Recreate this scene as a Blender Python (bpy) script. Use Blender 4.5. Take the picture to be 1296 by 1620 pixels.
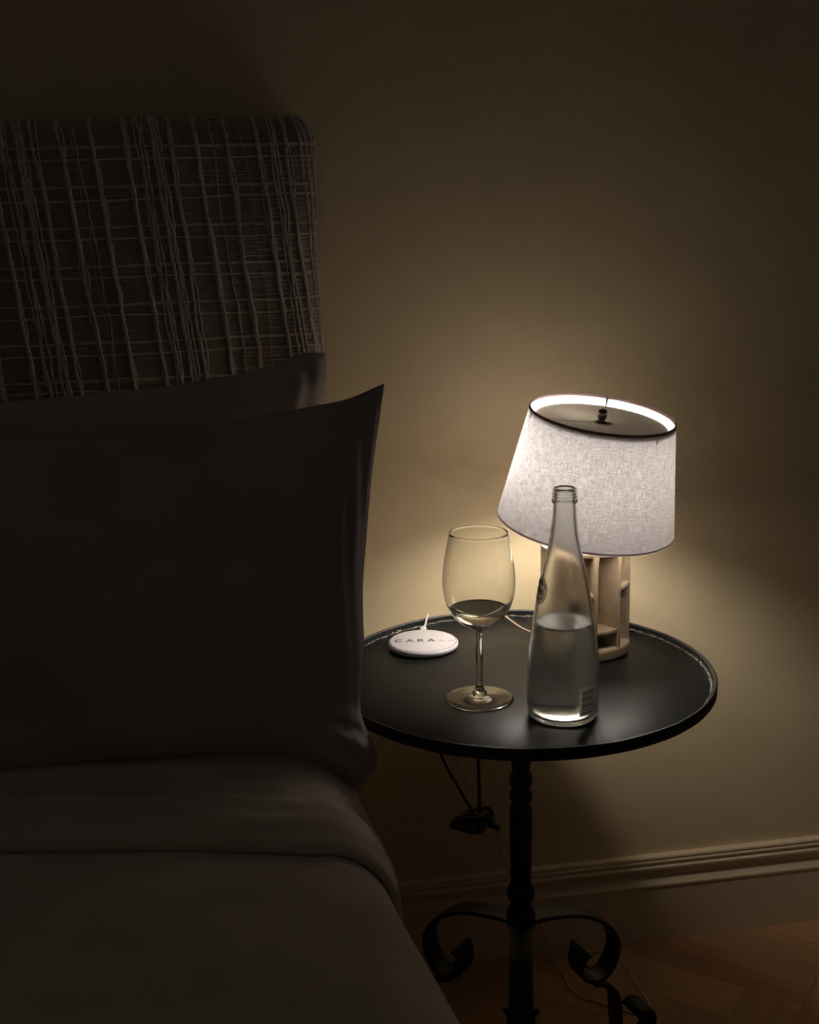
import bpy, bmesh, math, random
from math import sin, cos, pi, radians, sqrt, atan2
from mathutils import Vector, Matrix, noise
for o in list(bpy.data.objects): bpy.data.objects.remove(o)
SC = bpy.context.scene
COL = SC.collection
random.seed(4)

# ------------------------------------------------------------ camera
yaw, pitch, roll, CH = .1717, .2388, .0208, 1.1935
Fv = Vector((sin(yaw)*cos(pitch), cos(yaw)*cos(pitch), -sin(pitch)))
R0 = Vector((cos(yaw), -sin(yaw), 0)); U0 = R0.cross(Fv)
Rv = R0*cos(roll) - U0*sin(roll); Uv = R0*sin(roll) + U0*cos(roll)
cd = bpy.data.cameras.new('camera'); cam = bpy.data.objects.new('camera', cd); COL.objects.link(cam)
M = Matrix.Identity(4)
for i in range(3):
    M[i][0] = Rv[i]; M[i][1] = Uv[i]; M[i][2] = -Fv[i]
M[2][3] = CH
cam.matrix_world = M
cd.sensor_fit = 'VERTICAL'; cd.sensor_height = 36; cd.lens = 36*2000/1620
cd.clip_start = .05
SC.camera = cam

# ------------------------------------------------------------ world, exposure, lamp power
W = bpy.data.worlds.new('dim_room'); SC.world = W; W.use_nodes = True
bg = W.node_tree.nodes['Background']; bg.inputs[0].default_value = (1.0, .88, .78, 1); bg.inputs[1].default_value = .018
SC.view_settings.view_transform = 'Standard'; SC.view_settings.look = 'None'
SC.view_settings.gamma = 1; SC.view_settings.exposure = 0
SC.view_settings.use_curve_mapping = False
BULB_POWER = 205.0
BULB_COLOUR = (1.0, .945, .90)
try:
    SC.cycles.max_bounces = 20; SC.cycles.diffuse_bounces = 6; SC.cycles.glossy_bounces = 8
    SC.cycles.transmission_bounces = 20; SC.cycles.transparent_max_bounces = 16
    SC.cycles.sample_clamp_indirect = 4; SC.cycles.blur_glossy = .3
except Exception: pass

# ------------------------------------------------------------ materials
def mat(name):
    m = bpy.data.materials.new(name); m.use_nodes = True
    nt = m.node_tree; b = nt.nodes['Principled BSDF']
    return m, nt, b
def N(nt, t, **k):
    n = nt.nodes.new(t)
    for a, v in k.items():
        if a.startswith('i_'):
            n.inputs[a[2:].replace('_', ' ')].default_value = v
        else: setattr(n, a, v)
    return n
def L(nt, a, b): nt.links.new(a, b)
def coords(nt, scale=(1, 1, 1), rot=(0, 0, 0)):
    t = N(nt, 'ShaderNodeTexCoord'); m = N(nt, 'ShaderNodeMapping')
    m.inputs['Scale'].default_value = scale; m.inputs['Rotation'].default_value = rot
    L(nt, t.outputs['Object'], m.inputs[0]); return m.outputs[0]
def ramp(nt, fac, stops):
    r = N(nt, 'ShaderNodeValToRGB'); e = r.color_ramp.elements
    while len(e) < len(stops): e.new(.5)
    for el, (p, c) in zip(e, stops): el.position = p; el.color = (*c, 1)
    L(nt, fac, r.inputs[0]); return r.outputs[0]
def mixc(nt, f, a, b, mode='MIX'):
    m = N(nt, 'ShaderNodeMix', data_type='RGBA', blend_type=mode)
    for s, v in ((m.inputs[0], f), (m.inputs[6], a), (m.inputs[7], b)):
        if hasattr(v, 'is_linked'): L(nt, v, s)
        elif isinstance(v, (int, float)): s.default_value = v
        else: s.default_value = (*v, 1)
    return m.outputs[2]
def bump(nt, h, b, strength=.3, dist=.001, prev=None):
    n = N(nt, 'ShaderNodeBump'); n.inputs['Strength'].default_value = strength; n.inputs['Distance'].default_value = dist
    L(nt, h, n.inputs['Height'])
    if prev: L(nt, prev, n.inputs['Normal'])
    if b is not None: L(nt, n.outputs[0], b.inputs['Normal'])
    return n.outputs[0]
def noise_n(nt, v, scale, detail=4, rough=.5, dist=0):
    n = N(nt, 'ShaderNodeTexNoise'); n.inputs['Scale'].default_value = scale; n.inputs['Detail'].default_value = detail
    n.inputs['Roughness'].default_value = rough; n.inputs['Distortion'].default_value = dist
    L(nt, v, n.inputs['Vector']); return n.outputs['Fac']
def simple(name, col, rough=.5, metal=0, nscale=None, nstr=.15, ndist=.001, var=0, spec=.5):
    m, nt, b = mat(name)
    b.inputs['Roughness'].default_value = rough; b.inputs['Metallic'].default_value = metal
    b.inputs['Specular IOR Level'].default_value = spec
    b.inputs['Base Color'].default_value = (*col, 1)
    if nscale:
        v = coords(nt); f = noise_n(nt, v, nscale)
        bump(nt, f, b, nstr, ndist)
        if var:
            f2 = noise_n(nt, v, nscale*.35, 3)
            c = ramp(nt, f2, [(.3, tuple(x*(1-var) for x in col)), (.7, tuple(min(1, x*(1+var)) for x in col))])
            L(nt, c, b.inputs['Base Color'])
    return m

def wall_material():
    m, nt, b = mat('limewash_plaster'); v = coords(nt)
    f = noise_n(nt, v, 2.6, 6, .55, .4); g = noise_n(nt, v, 14, 5, .6, .6)
    c = ramp(nt, f, [(.32, (.735, .595, .355)), (.5, (.78, .635, .38)), (.7, (.82, .67, .405))])
    c = mixc(nt, .12, c, ramp(nt, g, [(.35, (.52, .40, .23)), (.65, (.84, .68, .44))]))
    L(nt, c, b.inputs['Base Color']); b.inputs['Roughness'].default_value = .72
    b.inputs['Specular IOR Level'].default_value = .3
    p = bump(nt, g, None, .12, .002); bump(nt, noise_n(nt, v, 160, 4), b, .12, .0006, p)
    return m
def floor_material():
    m, nt, b = mat('chevron_parquet')
    t = N(nt, 'ShaderNodeTexCoord'); mp = N(nt, 'ShaderNodeMapping')
    mp.inputs['Rotation'].default_value = (0, 0, radians(41)); mp.inputs['Location'].default_value = (40.02, 40.05, 0); L(nt, t.outputs['Object'], mp.inputs[0])
    sp = N(nt, 'ShaderNodeSeparateXYZ'); L(nt, mp.outputs[0], sp.inputs[0])
    def ma(op, a, c=None, d=None):
        n = N(nt, 'ShaderNodeMath', operation=op)
        for i, x in enumerate((a, c, d)):
            if x is None: continue
            if isinstance(x, (int, float)): n.inputs[i].default_value = x
            else: L(nt, x, n.inputs[i])
        return n.outputs[0]
    def sel(f, a, c): return ma('ADD', ma('MULTIPLY', f, a), ma('MULTIPLY', ma('SUBTRACT', 1.0, f), c))
    w, n = .086, 5
    u, v = ma('DIVIDE', sp.outputs[0], w), ma('DIVIDE', sp.outputs[1], w)
    iu, jv = ma('FLOOR', u), ma('FLOOR', v); fu, fv = ma('FRACT', u), ma('FRACT', v)
    k = ma('FLOORED_MODULO', ma('ADD', ma('SUBTRACT', iu, jv), .01), 2.0*n)
    hz = ma('LESS_THAN', k, n-.4)
    ida = sel(hz, ma('ROUND', ma('SUBTRACT', iu, k)), iu); idb = sel(hz, jv, ma('ROUND', ma('SUBTRACT', jv, ma('SUBTRACT', 2.0*n-1, k))))
    idv = N(nt, 'ShaderNodeCombineXYZ'); L(nt, ida, idv.inputs[0]); L(nt, idb, idv.inputs[1]); L(nt, hz, idv.inputs[2])
    wn = N(nt, 'ShaderNodeTexWhiteNoise'); L(nt, idv.outputs[0], wn.inputs['Vector'])
    c = ramp(nt, wn.outputs['Value'], [(0, (.30, .155, .070)), (.5, (.38, .205, .095)), (1, (.50, .29, .145))])
    gv = N(nt, 'ShaderNodeCombineXYZ'); L(nt, ma('MULTIPLY', sel(hz, u, v), .25), gv.inputs[0]); L(nt, ma('MULTIPLY', sel(hz, v, u), 2.6), gv.inputs[1]); L(nt, ma('MULTIPLY', wn.outputs['Value'], 31.0), gv.inputs[2])
    gr = noise_n(nt, gv.outputs[0], 2.2, 6, .6, .4)
    c = mixc(nt, .35, c, ramp(nt, gr, [(.3, (.19, .09, .04)), (.7, (.54, .32, .165))]))
    eh = ma('MAXIMUM', ma('LESS_THAN', fv, .018), ma('MULTIPLY', ma('LESS_THAN', fu, .018), ma('LESS_THAN', k, .5)))
    ev = ma('MAXIMUM', ma('LESS_THAN', fu, .018), ma('MULTIPLY', ma('LESS_THAN', fv, .018), ma('GREATER_THAN', k, 2.0*n-1.5)))
    c = mixc(nt, ma('MULTIPLY', sel(hz, eh, ev), .45), c, (.05, .025, .012))
    L(nt, c, b.inputs['Base Color']); b.inputs['Roughness'].default_value = .42
    bump(nt, gr, b, .08, .0005)
    return m
def linen_material(name, base, scale=900, trans=0., rough=.9, weave=.35, var=.12, sub=None):
    """woven cloth; trans > 0 lets lamp light through"""
    m, nt, b = mat(name); v = coords(nt)
    w1 = N(nt, 'ShaderNodeTexWave', wave_type='BANDS', bands_direction='X'); w2 = N(nt, 'ShaderNodeTexWave', wave_type='BANDS', bands_direction='Z')
    for w in (w1, w2):
        w.inputs['Scale'].default_value = scale; w.inputs['Distortion'].default_value = 3; w.inputs['Detail Scale'].default_value = 2
        L(nt, v, w.inputs['Vector'])
    h = mixc(nt, .5, w1.outputs['Color'], w2.outputs['Color'])
    f = noise_n(nt, v, 9, 4)
    c = ramp(nt, f, [(.3, tuple(x*(1-var) for x in base)), (.7, tuple(min(1, x*(1+var)) for x in base))])
    L(nt, c, b.inputs['Base Color']); b.inputs['Roughness'].default_value = rough
    b.inputs['Specular IOR Level'].default_value = .15
    b.inputs['Sheen Weight'].default_value = .25
    p = bump(nt, noise_n(nt, v, 55, 4), None, .12, .002)
    bump(nt, h, b, weave, .0004, p)
    return m
def shade_material(name, col, trans, thread=True, tcol=None, clear=0):
    m, nt, b = mat(name); out = [n for n in nt.nodes if n.type == 'OUTPUT_MATERIAL'][0]
    nt.nodes.remove(b)
    t = N(nt, 'ShaderNodeTexCoord')
    c = col
    d = N(nt, 'ShaderNodeBsdfDiffuse'); tr = N(nt, 'ShaderNodeBsdfTranslucent'); mx = N(nt, 'ShaderNodeMixShader')
    mx.inputs[0].default_value = trans
    d.inputs[0].default_value = (*col, 1); tr.inputs[0].default_value = (*(tcol or col), 1)
    if thread:
        # UV: u around, v along the height; long thin noise streaks make slubby threads
        def streak(sx, sy, lo, hi, det=3):
            mp = N(nt, 'ShaderNodeMapping'); mp.inputs['Scale'].default_value = (sx, sy, 1); L(nt, t.outputs['UV'], mp.inputs[0])
            n = noise_n(nt, mp.outputs[0], 1, det, .6)
            r = N(nt, 'ShaderNodeMapRange'); r.inputs['From Min'].default_value = lo; r.inputs['From Max'].default_value = hi
            L(nt, n, r.inputs['Value']); return r.outputs[0]
        hz = streak(13, 95, .36, .64); vt = streak(105, 11, .36, .64)
        slub = streak(9, 80, .62, .70, 2); slubv = streak(85, 8, .63, .71, 2)
        k = mixc(nt, .5, hz, vt)
        blot = streak(14, 5, .35, .65, 4)
        tint = ramp(nt, blot, [(0, (1.0, .955, .93)), (.5, (.96, .955, .97)), (1, (.99, .96, .90))])
        base = mixc(nt, k, tuple(x*.52 for x in tcol or col), tuple(min(1, x*1.50) for x in (tcol or col)))
        base = mixc(nt, 1.0, base, tint, 'MULTIPLY')
        sl = N(nt, 'ShaderNodeMath', operation='MAXIMUM'); L(nt, slub, sl.inputs[0]); L(nt, slubv, sl.inputs[1])
        base = mixc(nt, sl.outputs[0], base, tuple(x*.60 for x in (tcol or col)))
        L(nt, base, tr.inputs[0])
        bn = bump(nt, k, None, .35, .0005); L(nt, bn, d.inputs['Normal'])
    L(nt, d.outputs[0], mx.inputs[1]); L(nt, tr.outputs[0], mx.inputs[2])
    if clear:      # open weave: part of the light passes straight between the threads
        tp = N(nt, 'ShaderNodeBsdfTransparent'); m2 = N(nt, 'ShaderNodeMixShader'); m2.inputs[0].default_value = clear
        L(nt, mx.outputs[0], m2.inputs[1]); L(nt, tp.outputs[0], m2.inputs[2]); L(nt, m2.outputs[0], out.inputs[0])
    else: L(nt, mx.outputs[0], out.inputs[0])
    return m
def glass_material(name, col=(1, 1, 1), rough=0., ior=1.5, haze=0., hazecol=(.8, .8, .8), scale=60):
    m, nt, b = mat(name); out = [n for n in nt.nodes if n.type == 'OUTPUT_MATERIAL'][0]; nt.nodes.remove(b)
    g = N(nt, 'ShaderNodeBsdfGlass'); g.inputs['Color'].default_value = (*col, 1); g.inputs['Roughness'].default_value = rough; g.inputs['IOR'].default_value = ior
    if haze:
        v = coords(nt, (1, 1, .5)); f = noise_n(nt, v, scale, 5, .65)
        d = N(nt, 'ShaderNodeBsdfDiffuse'); d.inputs[0].default_value = (*hazecol, 1)
        t = N(nt, 'ShaderNodeBsdfTranslucent'); t.inputs[0].default_value = (*hazecol, 1)
        a = N(nt, 'ShaderNodeMixShader'); a.inputs[0].default_value = .7; L(nt, d.outputs[0], a.inputs[1]); L(nt, t.outputs[0], a.inputs[2])
        x = N(nt, 'ShaderNodeMixShader'); r = N(nt, 'ShaderNodeMapRange'); r.inputs['From Min'].default_value = .3; r.inputs['From Max'].default_value = .75
        r.inputs['To Min'].default_value = haze*.5; r.inputs['To Max'].default_value = haze*1.6; L(nt, f, r.inputs['Value'])
        L(nt, r.outputs[0], x.inputs[0]); L(nt, g.outputs[0], x.inputs[1]); L(nt, a.outputs[0], x.inputs[2]); L(nt, x.outputs[0], out.inputs[0])
    else: L(nt, g.outputs[0], out.inputs[0])
    return m
def iron_material():
    m, nt, b = mat('black_wrought_iron'); v = coords(nt)
    b.inputs['Base Color'].default_value = (.012, .012, .012, 1); b.inputs['Roughness'].default_value = .5
    b.inputs['Specular IOR Level'].default_value = .4
    p = bump(nt, noise_n(nt, v, 90, 4), None, .35, .0012); bump(nt, noise_n(nt, v, 500, 3), b, .15, .0004, p)
    return m
def tabletop_material():
    m, nt, b = mat('black_painted_metal'); v = coords(nt)
    f = noise_n(nt, v, 7, 5, .6); f2 = noise_n(nt, v, 90, 4)
    c = ramp(nt, f, [(.3, (.008, .0085, .0075)), (.7, (.014, .014, .0125))])
    L(nt, c, b.inputs['Base Color'])
    r = N(nt, 'ShaderNodeMapRange'); r.inputs['To Min'].default_value = .30; r.inputs['To Max'].default_value = .40; L(nt, f, r.inputs['Value'])
    L(nt, r.outputs[0], b.inputs['Roughness']); b.inputs['Specular IOR Level'].default_value = .09
    bump(nt, f2, b, .05, .0005)
    return m
def stone_material():
    m, nt, b = mat('rough_cream_stoneware'); v = coords(nt)
    f = noise_n(nt, v, 260, 5, .7); g = noise_n(nt, v, 30, 4)
    c = ramp(nt, g, [(.3, (.40, .31, .20)), (.7, (.52, .42, .29))])
    c = mixc(nt, ramp(nt, f, [(.60, (0, 0, 0)), (.72, (1, 1, 1))]), c, (.22, .16, .10))
    L(nt, c, b.inputs['Base Color']); b.inputs['Roughness'].default_value = .8; b.inputs['Specular IOR Level'].default_value = .3
    bump(nt, f, b, .5, .0012)
    return m
def boucle_material():
    m, nt, b = mat('woven_wool_cloth'); v = coords(nt)
    w = N(nt, 'ShaderNodeTexWave', wave_type='BANDS', bands_direction='Z'); w.inputs['Scale'].default_value = 70
    w.inputs['Distortion'].default_value = 2.5; w.inputs['Detail'].default_value = 3; L(nt, v, w.inputs['Vector'])
    f = noise_n(nt, coords(nt, (1, 1, 3)), 120, 5, .7)
    c = ramp(nt, f, [(.3, (.29, .235, .185)), (.7, (.52, .43, .35))])
    L(nt, c, b.inputs['Base Color']); b.inputs['Roughness'].default_value = .95; b.inputs['Specular IOR Level'].default_value = .1
    p = bump(nt, w.outputs['Color'], None, .7, .0016); bump(nt, f, b, .8, .0025, p)
    b.inputs['Sheen Weight'].default_value = .3
    return m
def yarn_material():
    m, nt, b = mat('fuzzy_wool_yarn'); v = coords(nt)
    f = noise_n(nt, v, 420, 5, .7); g = noise_n(nt, v, 25, 3)
    c = ramp(nt, g, [(.3, (.72, .62, .51)), (.7, (.88, .79, .68))])
    L(nt, c, b.inputs['Base Color']); b.inputs['Roughness'].default_value = 1; b.inputs['Specular IOR Level'].default_value = .1
    b.inputs['Sheen Weight'].default_value = .4
    bump(nt, f, b, .9, .002)
    return m

M_WALL = wall_material(); M_FLOOR = floor_material(); M_BASE = simple('painted_baseboard', (.74, .59, .38), .42, nscale=60, nstr=.05)
M_IRON = iron_material(); M_TOP = tabletop_material(); M_BEAD = simple('glossy_weld_bead', (.09, .085, .075), .10, .8, nscale=260, nstr=.9, ndist=.003)
M_STONE = stone_material(); M_BOUCLE = boucle_material(); M_YARN = yarn_material()
M_SHADE = shade_material('linen_shade', (.72, .69, .67), .115, True, (.50, .475, .465))
M_DIFF = shade_material('cloth_diffuser', (.54, .48, .37), .014, False, (.42, .36, .27))
M_TRIM = shade_material('shade_trim_tape', (.085, .06, .05), .5, False, (.42, .30, .27))
M_TRIM2 = shade_material('shade_hem_tape', (.45, .36, .36), .75, False, (.34, .26, .26))
M_BRASS = simple('aged_brass', (.07, .045, .03), .35, .8, nscale=200, nstr=.1)
M_WIRE = simple('steel_wire', (.3, .29, .28), .4, .9)
M_GLASS = glass_material('clear_glass', (.985, .985, .98), 0, 1.5)
M_WINE = glass_material('white_wine', (.985, .975, .93), 0, 1.34)
M_FROST = glass_material('frosted_glass', (.965, .965, .955), .17, 1.45, .02, (.78, .78, .76), 70)
M_WATER = glass_material('water', (.965, .975, .96), .02, 1.333)
M_PILLOW = linen_material('charcoal_cotton', (.44, .385, .365), 700)
M_PILLOW2 = linen_material('taupe_cotton', (.54, .46, .40), 700)
M_DUVET = linen_material('brown_cotton', (.66, .55, .44), 600)
M_SHEET = linen_material('plain_mattress_cloth', (.5, .45, .4), 600)
M_WOOD = simple('dark_bed_base', (.05, .035, .025), .6)
M_PLASTIC = simple('white_plastic', (.74, .70, .71), .35)
M_PADTOP = simple('white_printed_top', (.66, .62, .60), .5, nscale=900, nstr=.03)
M_LINE = simple('grey_rose_line', (.28, .19, .20), .5)
M_INK = simple('dark_print', (.03, .02, .045), .5)
M_INKG = simple('grey_print', (.22, .20, .19), .5)
M_RED = shade_material('red_print', (.50, .02, .03), .6, False, (.55, .02, .03))
M_BLACK = simple('black_rubber', (.012, .012, .014), .5, nscale=200, nstr=.1)
M_CORD = simple('braided_beige_cord', (.62, .46, .33), .8, nscale=900, nstr=.9, ndist=.001)
M_CORD2 = simple('dark_red_brown_sleeve', (.10, .035, .025), .6)
def label_mat(name, col, alpha):
    m, nt, b = mat(name); b.inputs['Base Color'].default_value = (*col, 1); b.inputs['Roughness'].default_value = .5
    b.inputs['Alpha'].default_value = alpha; return m
M_LABEL = shade_material('pale_label_film', (.85, .83, .78), .75, False, (.85, .83, .78))
M_OVAL = shade_material('grey_logo_film', (.45, .43, .43), .6, False, (.45, .43, .42), clear=.35)
M_BAR = simple('brown_black_bars', (.035, .022, .018), .5)
M_EMIT, nt_, b_ = mat('lit_bulb')
b_.inputs['Base Color'].default_value = (.8, .8, .8, 1)
b_.inputs['Emission Color'].default_value = (*BULB_COLOUR, 1); b_.inputs['Emission Strength'].default_value = BULB_POWER

# ------------------------------------------------------------ mesh helpers
def obj(name, bm, m, parent=None, smooth=True, loc=None, label=None):
    me = bpy.data.meshes.new(name)
    bmesh.ops.recalc_face_normals(bm, faces=bm.faces[:])
    bm.to_mesh(me); bm.free()
    for x in (m if isinstance(m, (list, tuple)) else [m]): me.materials.append(x)
    if smooth:
        for p in me.polygons: p.use_smooth = True
    o = bpy.data.objects.new(name, me); COL.objects.link(o)
    if parent: o.parent = parent
    if loc: o.location = loc
    if label: o['label'] = label
    return o
def empty(name, loc, label, cat, group=None):
    o = bpy.data.objects.new(name, None); o.empty_display_size = .05; COL.objects.link(o); o.location = loc
    o['label'] = label; o['category'] = cat
    if group: o['group'] = group
    return o
def tag(o, label, cat): o['label'] = label; o['category'] = cat; return o
def sharp(o, ang=35):
    me = o.data; bm = bmesh.new(); bm.from_mesh(me)
    for e in bm.edges:
        if len(e.link_faces) == 2: e.smooth = e.calc_face_angle(0) < radians(ang)
    bm.to_mesh(me); bm.free(); return o
def lathe(prof, seg=64, cap0=False, cap1=False, c=(0, 0), a0=0, bm=None, jig=None, mi=0):
    """prof: (r, z) list; a profile point with r=0 becomes one vertex"""
    bm = bm or bmesh.new(); rings = []
    for r, z in prof:
        if r <= 1e-7: rings.append([bm.verts.new((c[0], c[1], z))])
        else:
            ring = []
            for i in range(seg):
                a = a0 + 2*pi*i/seg; rr, zz = (r, z) if not jig else jig(r, z, a)
                ring.append(bm.verts.new((c[0]+rr*cos(a), c[1]+rr*sin(a), zz)))
            rings.append(ring)
    for A, B in zip(rings, rings[1:]):
        for i in range(seg):
            j = (i+1) % seg
            if len(A) == 1 and len(B) == 1: continue
            if len(A) == 1: f = bm.faces.new((A[0], B[i], B[j]))
            elif len(B) == 1: f = bm.faces.new((A[i], A[j], B[0]))
            else: f = bm.faces.new((A[i], A[j], B[j], B[i]))
            f.material_index = mi
    if cap0 and len(rings[0]) > 1: bm.faces.new(rings[0])
    if cap1 and len(rings[-1]) > 1: bm.faces.new(rings[-1])
    return bm
def catmull(pts, n=6, closed=False):
    P = [Vector(p) for p in pts]; out = []
    m = len(P)
    for i in range(m if closed else m-1):
        if closed: a, b, c, d = P[(i-1) % m], P[i], P[(i+1) % m], P[(i+2) % m]
        else:
            b, c = P[i], P[i+1]
            a = P[i-1] if i else b*2-c; d = P[i+2] if i+2 < m else c*2-b
        for k in range(n):
            t = k/n
            out.append(.5*((2*b)+(c-a)*t+(2*a-5*b+4*c-d)*t*t+(3*b-a-3*c+d)*t**3))
    if not closed: out.append(P[-1])
    return out
def tube(pts, r, seg=8, bm=None, closed=False, rf=None, mi=0):
    """sweep a circle along pts; rf(i, n) scales the radius"""
    bm = bm or bmesh.new(); P = [Vector(p) for p in pts]; n = len(P)
    T = []
    for i in range(n):
        if closed: t = P[(i+1) % n]-P[i-1]
        else: t = P[min(i+1, n-1)]-P[max(i-1, 0)]
        T.append(t.normalized() if t.length > 1e-9 else Vector((0, 0, 1)))
    up = Vector((0, 0, 1)) if abs(T[0].z) < .9 else Vector((1, 0, 0))
    nrm = T[0].cross(up).normalized(); rings = []
    for i in range(n):
        nrm = (nrm - T[i]*nrm.dot(T[i])); nrm = nrm.normalized() if nrm.length > 1e-6 else T[i].orthogonal().normalized()
        bn = T[i].cross(nrm); rr = r*(rf(i, n) if rf else 1)
        rings.append([bm.verts.new(P[i]+(nrm*cos(2*pi*k/seg)+bn*sin(2*pi*k/seg))*rr) for k in range(seg)])
    for i in range(n if closed else n-1):
        A = rings[i]; B = rings[(i+1) % n]
        for k in range(seg):
            f = bm.faces.new((A[k], A[(k+1) % seg], B[(k+1) % seg], B[k])); f.material_index = mi
    if not closed:
        bm.faces.new(rings[0]); bm.faces.new(rings[-1][::-1])
    return bm
def box(bm, x0, x1, y0, y1, z0, z1, bev=0, mi=0):
    vs = [bm.verts.new(p) for p in ((x0, y0, z0), (x1, y0, z0), (x1, y1, z0), (x0, y1, z0), (x0, y0, z1), (x1, y0, z1), (x1, y1, z1), (x0, y1, z1))]
    fs = [bm.faces.new([vs[i] for i in q]) for q in ((0, 3, 2, 1), (4, 5, 6, 7), (0, 1, 5, 4), (1, 2, 6, 5), (2, 3, 7, 6), (3, 0, 4, 7))]
    for f in fs: f.material_index = mi
    if bev:
        es = {e for f in fs for e in f.edges}
        bmesh.ops.bevel(bm, geom=list(es), offset=bev, segments=4, profile=.5, affect='EDGES')
    return bm

# ------------------------------------------------------------ setting
WY = 1.79
bm = box(bmesh.new(), -2.2, 2.6, WY, WY+.12, 0, 2.6)
w = obj('wall_back', bm, M_WALL, smooth=False); w['kind'] = 'structure'
bm = box(bmesh.new(), -2.2, 2.6, -2.2, WY+.12, -.06, 0)
fl = obj('floor', bm, M_FLOOR, smooth=False); fl['kind'] = 'structure'
# baseboard: tall flat board with a stepped moulding on top, profile in (y out of wall, z)
prof = [(0, 0), (.017, 0), (.017, .0965), (.0185, .098), (.0185, .101), (.016, .1035), (.0125, .108), (.0105, .113), (.0115, .119),
        (.0150, .1245), (.0165, .128), (.0160, .1315), (.0125, .1335), (.0120, .1365), (.0140, .1385), (.0140, .1405), (.0110, .1425), (.0110, .1440), (.0125, .1455), (.0115, .1482), (.004, .1490), (0, .1490)]
bm = bmesh.new(); A = [bm.verts.new((-2.2, WY-y, z)) for y, z in prof]; B = [bm.verts.new((2.6, WY-y, z)) for y, z in prof]
for i in range(len(prof)):
    j = (i+1) % len(prof); bm.faces.new((A[i], A[j], B[j], B[i]))
bm.faces.new(A); bm.faces.new(B)
bb = sharp(obj('baseboard_back', bm, M_BASE), 40); bb['kind'] = 'structure'

# ------------------------------------------------------------ bed
bed = empty('bed', (-.66, .66, 0), 'upholstered bed with tall woven wool headboard against the plaster wall', 'bed')
def B_(o): o.location = (.66, -.66, 0); return o      # parts are modelled in world coordinates
bm = box(bmesh.new(), -1.40, .085, -.34, 1.665, .10, .30, .02); B_(obj('bed_base', bm, M_WOOD, bed))
for x in (-1.32, .01):
    for y in (-.26, 1.55):
        B_(obj('leg', lathe([(.0, 0), (.022, 0), (.026, .10), (0, .10)], 20, c=(x, y)), M_WOOD, bed))
bm = box(bmesh.new(), -1.42, .105, -.36, 1.668, .305, .528, .045); B_(obj('mattress', bm, M_SHEET, bed))
# headboard
HX, HY, HZ, HR = .179, 1.680, 1.306, .030
def hb_point(x, z, out=0):
    """front skin of the headboard, wrapping over the rounded right edge and top; x may run past HX"""
    y = HY
    px, py, nx, ny = x, HY, 0, -1
    if x > HX-HR:
        s = (x-(HX-HR))/HR; a = min(s, pi/2)
        px = HX-HR+HR*sin(a); py = HY+HR-HR*cos(a); nx, ny = sin(a), -cos(a)
        if s > pi/2: py += (s-pi/2)*HR
    pz, nz = z, 0
    if z > HZ-HR:
        s = (z-(HZ-HR))/HR; a = min(s, pi/2)
        pz = HZ-HR+HR*sin(a); dy = HR-HR*cos(a) + max(0, s-pi/2)*HR
        nz = sin(a); k = cos(a)
        px = px - (HR-HR*cos(a))*max(0, nx); py = max(py, HY+dy) if nx > .1 else py+dy
        nx, ny = nx*k, ny*k
    py = min(py, 1.768)
    puff = .004*noise.noise(Vector((x*9, 0, z*9)))
    return Vector((px, py, pz)) + Vector((nx, ny, nz)).normalized()*(out+puff)
bm = bmesh.new()
nxs = [(-1.42+i*(1.42+.14)/150) for i in range(150)] + [.145+i*(.120)/40 for i in range(41)]
nxs = sorted(set(round(v, 5) for v in nxs)); nzs = [.10+i*(1.17)/100 for i in range(100)] + [1.27+i*.17/32 for i in range(33)]
grid = [[bm.verts.new(hb_point(x, z)) for z in nzs] for x in nxs]
for i in range(len(nxs)-1):
    for j in range(len(nzs)-1):
        bm.faces.new((grid[i][j], grid[i+1][j], grid[i+1][j+1], grid[i][j+1]))
# left end, back and bottom close the block
bx = [g for g in grid[0]]
back = [[bm.verts.new((x, 1.7690, z)) for z in (.10, HZ-.006)] for x in (-1.42, HX-.002)]
bm.faces.new((back[0][0], back[1][0], back[1][1], back[0][1]))
bm.faces.new([back[0][0]] + [g for g in grid[0]] + [back[0][1]])
bm.faces.new([back[1][0]] + [g for g in grid[-1]] + [back[1][1]])
bm.faces.new([back[0][0]] + [r[0] for r in grid] + [back[1][0]])
bm.faces.new([back[0][1]] + [r[-1] for r in grid] + [back[1][1]])
hb = B_(obj('headboard', bm, M_BOUCLE, bed))
# thick yarns woven over the cloth: one pattern, one mesh
bm = bmesh.new(); rnd = random.Random(11)
SK = .105
def yarn_v(x0, r, wob=.0016, amp=.5, z0=.13, z1=1.385, fade=1, mi=0):
    z0 = max(z0, 1.14-(HX+.085-x0)/SK)
    if z0 > 1.2: return
    pts = []; ph = rnd.random()*50; n = int((z1-z0)/.0045)
    for i in range(n+1):
        z = z0+(z1-z0)*i/n; d = noise.noise(Vector((ph, z*40, 0)))*wob + noise.noise(Vector((ph, z*12, 7)))*wob*1.4
        x = x0 - SK*(min(z, HZ)-1.14) + d
        pts.append(hb_point(x, z, r*(.55+.5*noise.noise(Vector((ph, z*60, 3))))))
    tube(pts, r, 6, bm, rf=lambda i, n: 1+amp*noise.noise(Vector((ph+9, i*.83, 0)))+.25*noise.noise(Vector((ph, i*2.1, 4))), mi=mi)
def yarn_h(z0, r, wob=.0012, x0=-1.40, x1=.232):
    pts = []; ph = rnd.random()*50; n = int((x1-x0)/.0055)
    for i in range(n+1):
        x = x0+(x1-x0)*i/n; d = noise.noise(Vector((ph, x*30, 0)))*wob + noise.noise(Vector((ph, x*5, 7)))*.003
        pts.append(hb_point(x, z0+d+.006*max(0, (x+.2)), r*(.4+.9*noise.noise(Vector((ph, x*45, 3))))))
    tube(pts, r, 6, bm, rf=lambda i, n: 1+.5*noise.noise(Vector((ph+9, i*.7, 0))))
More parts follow.
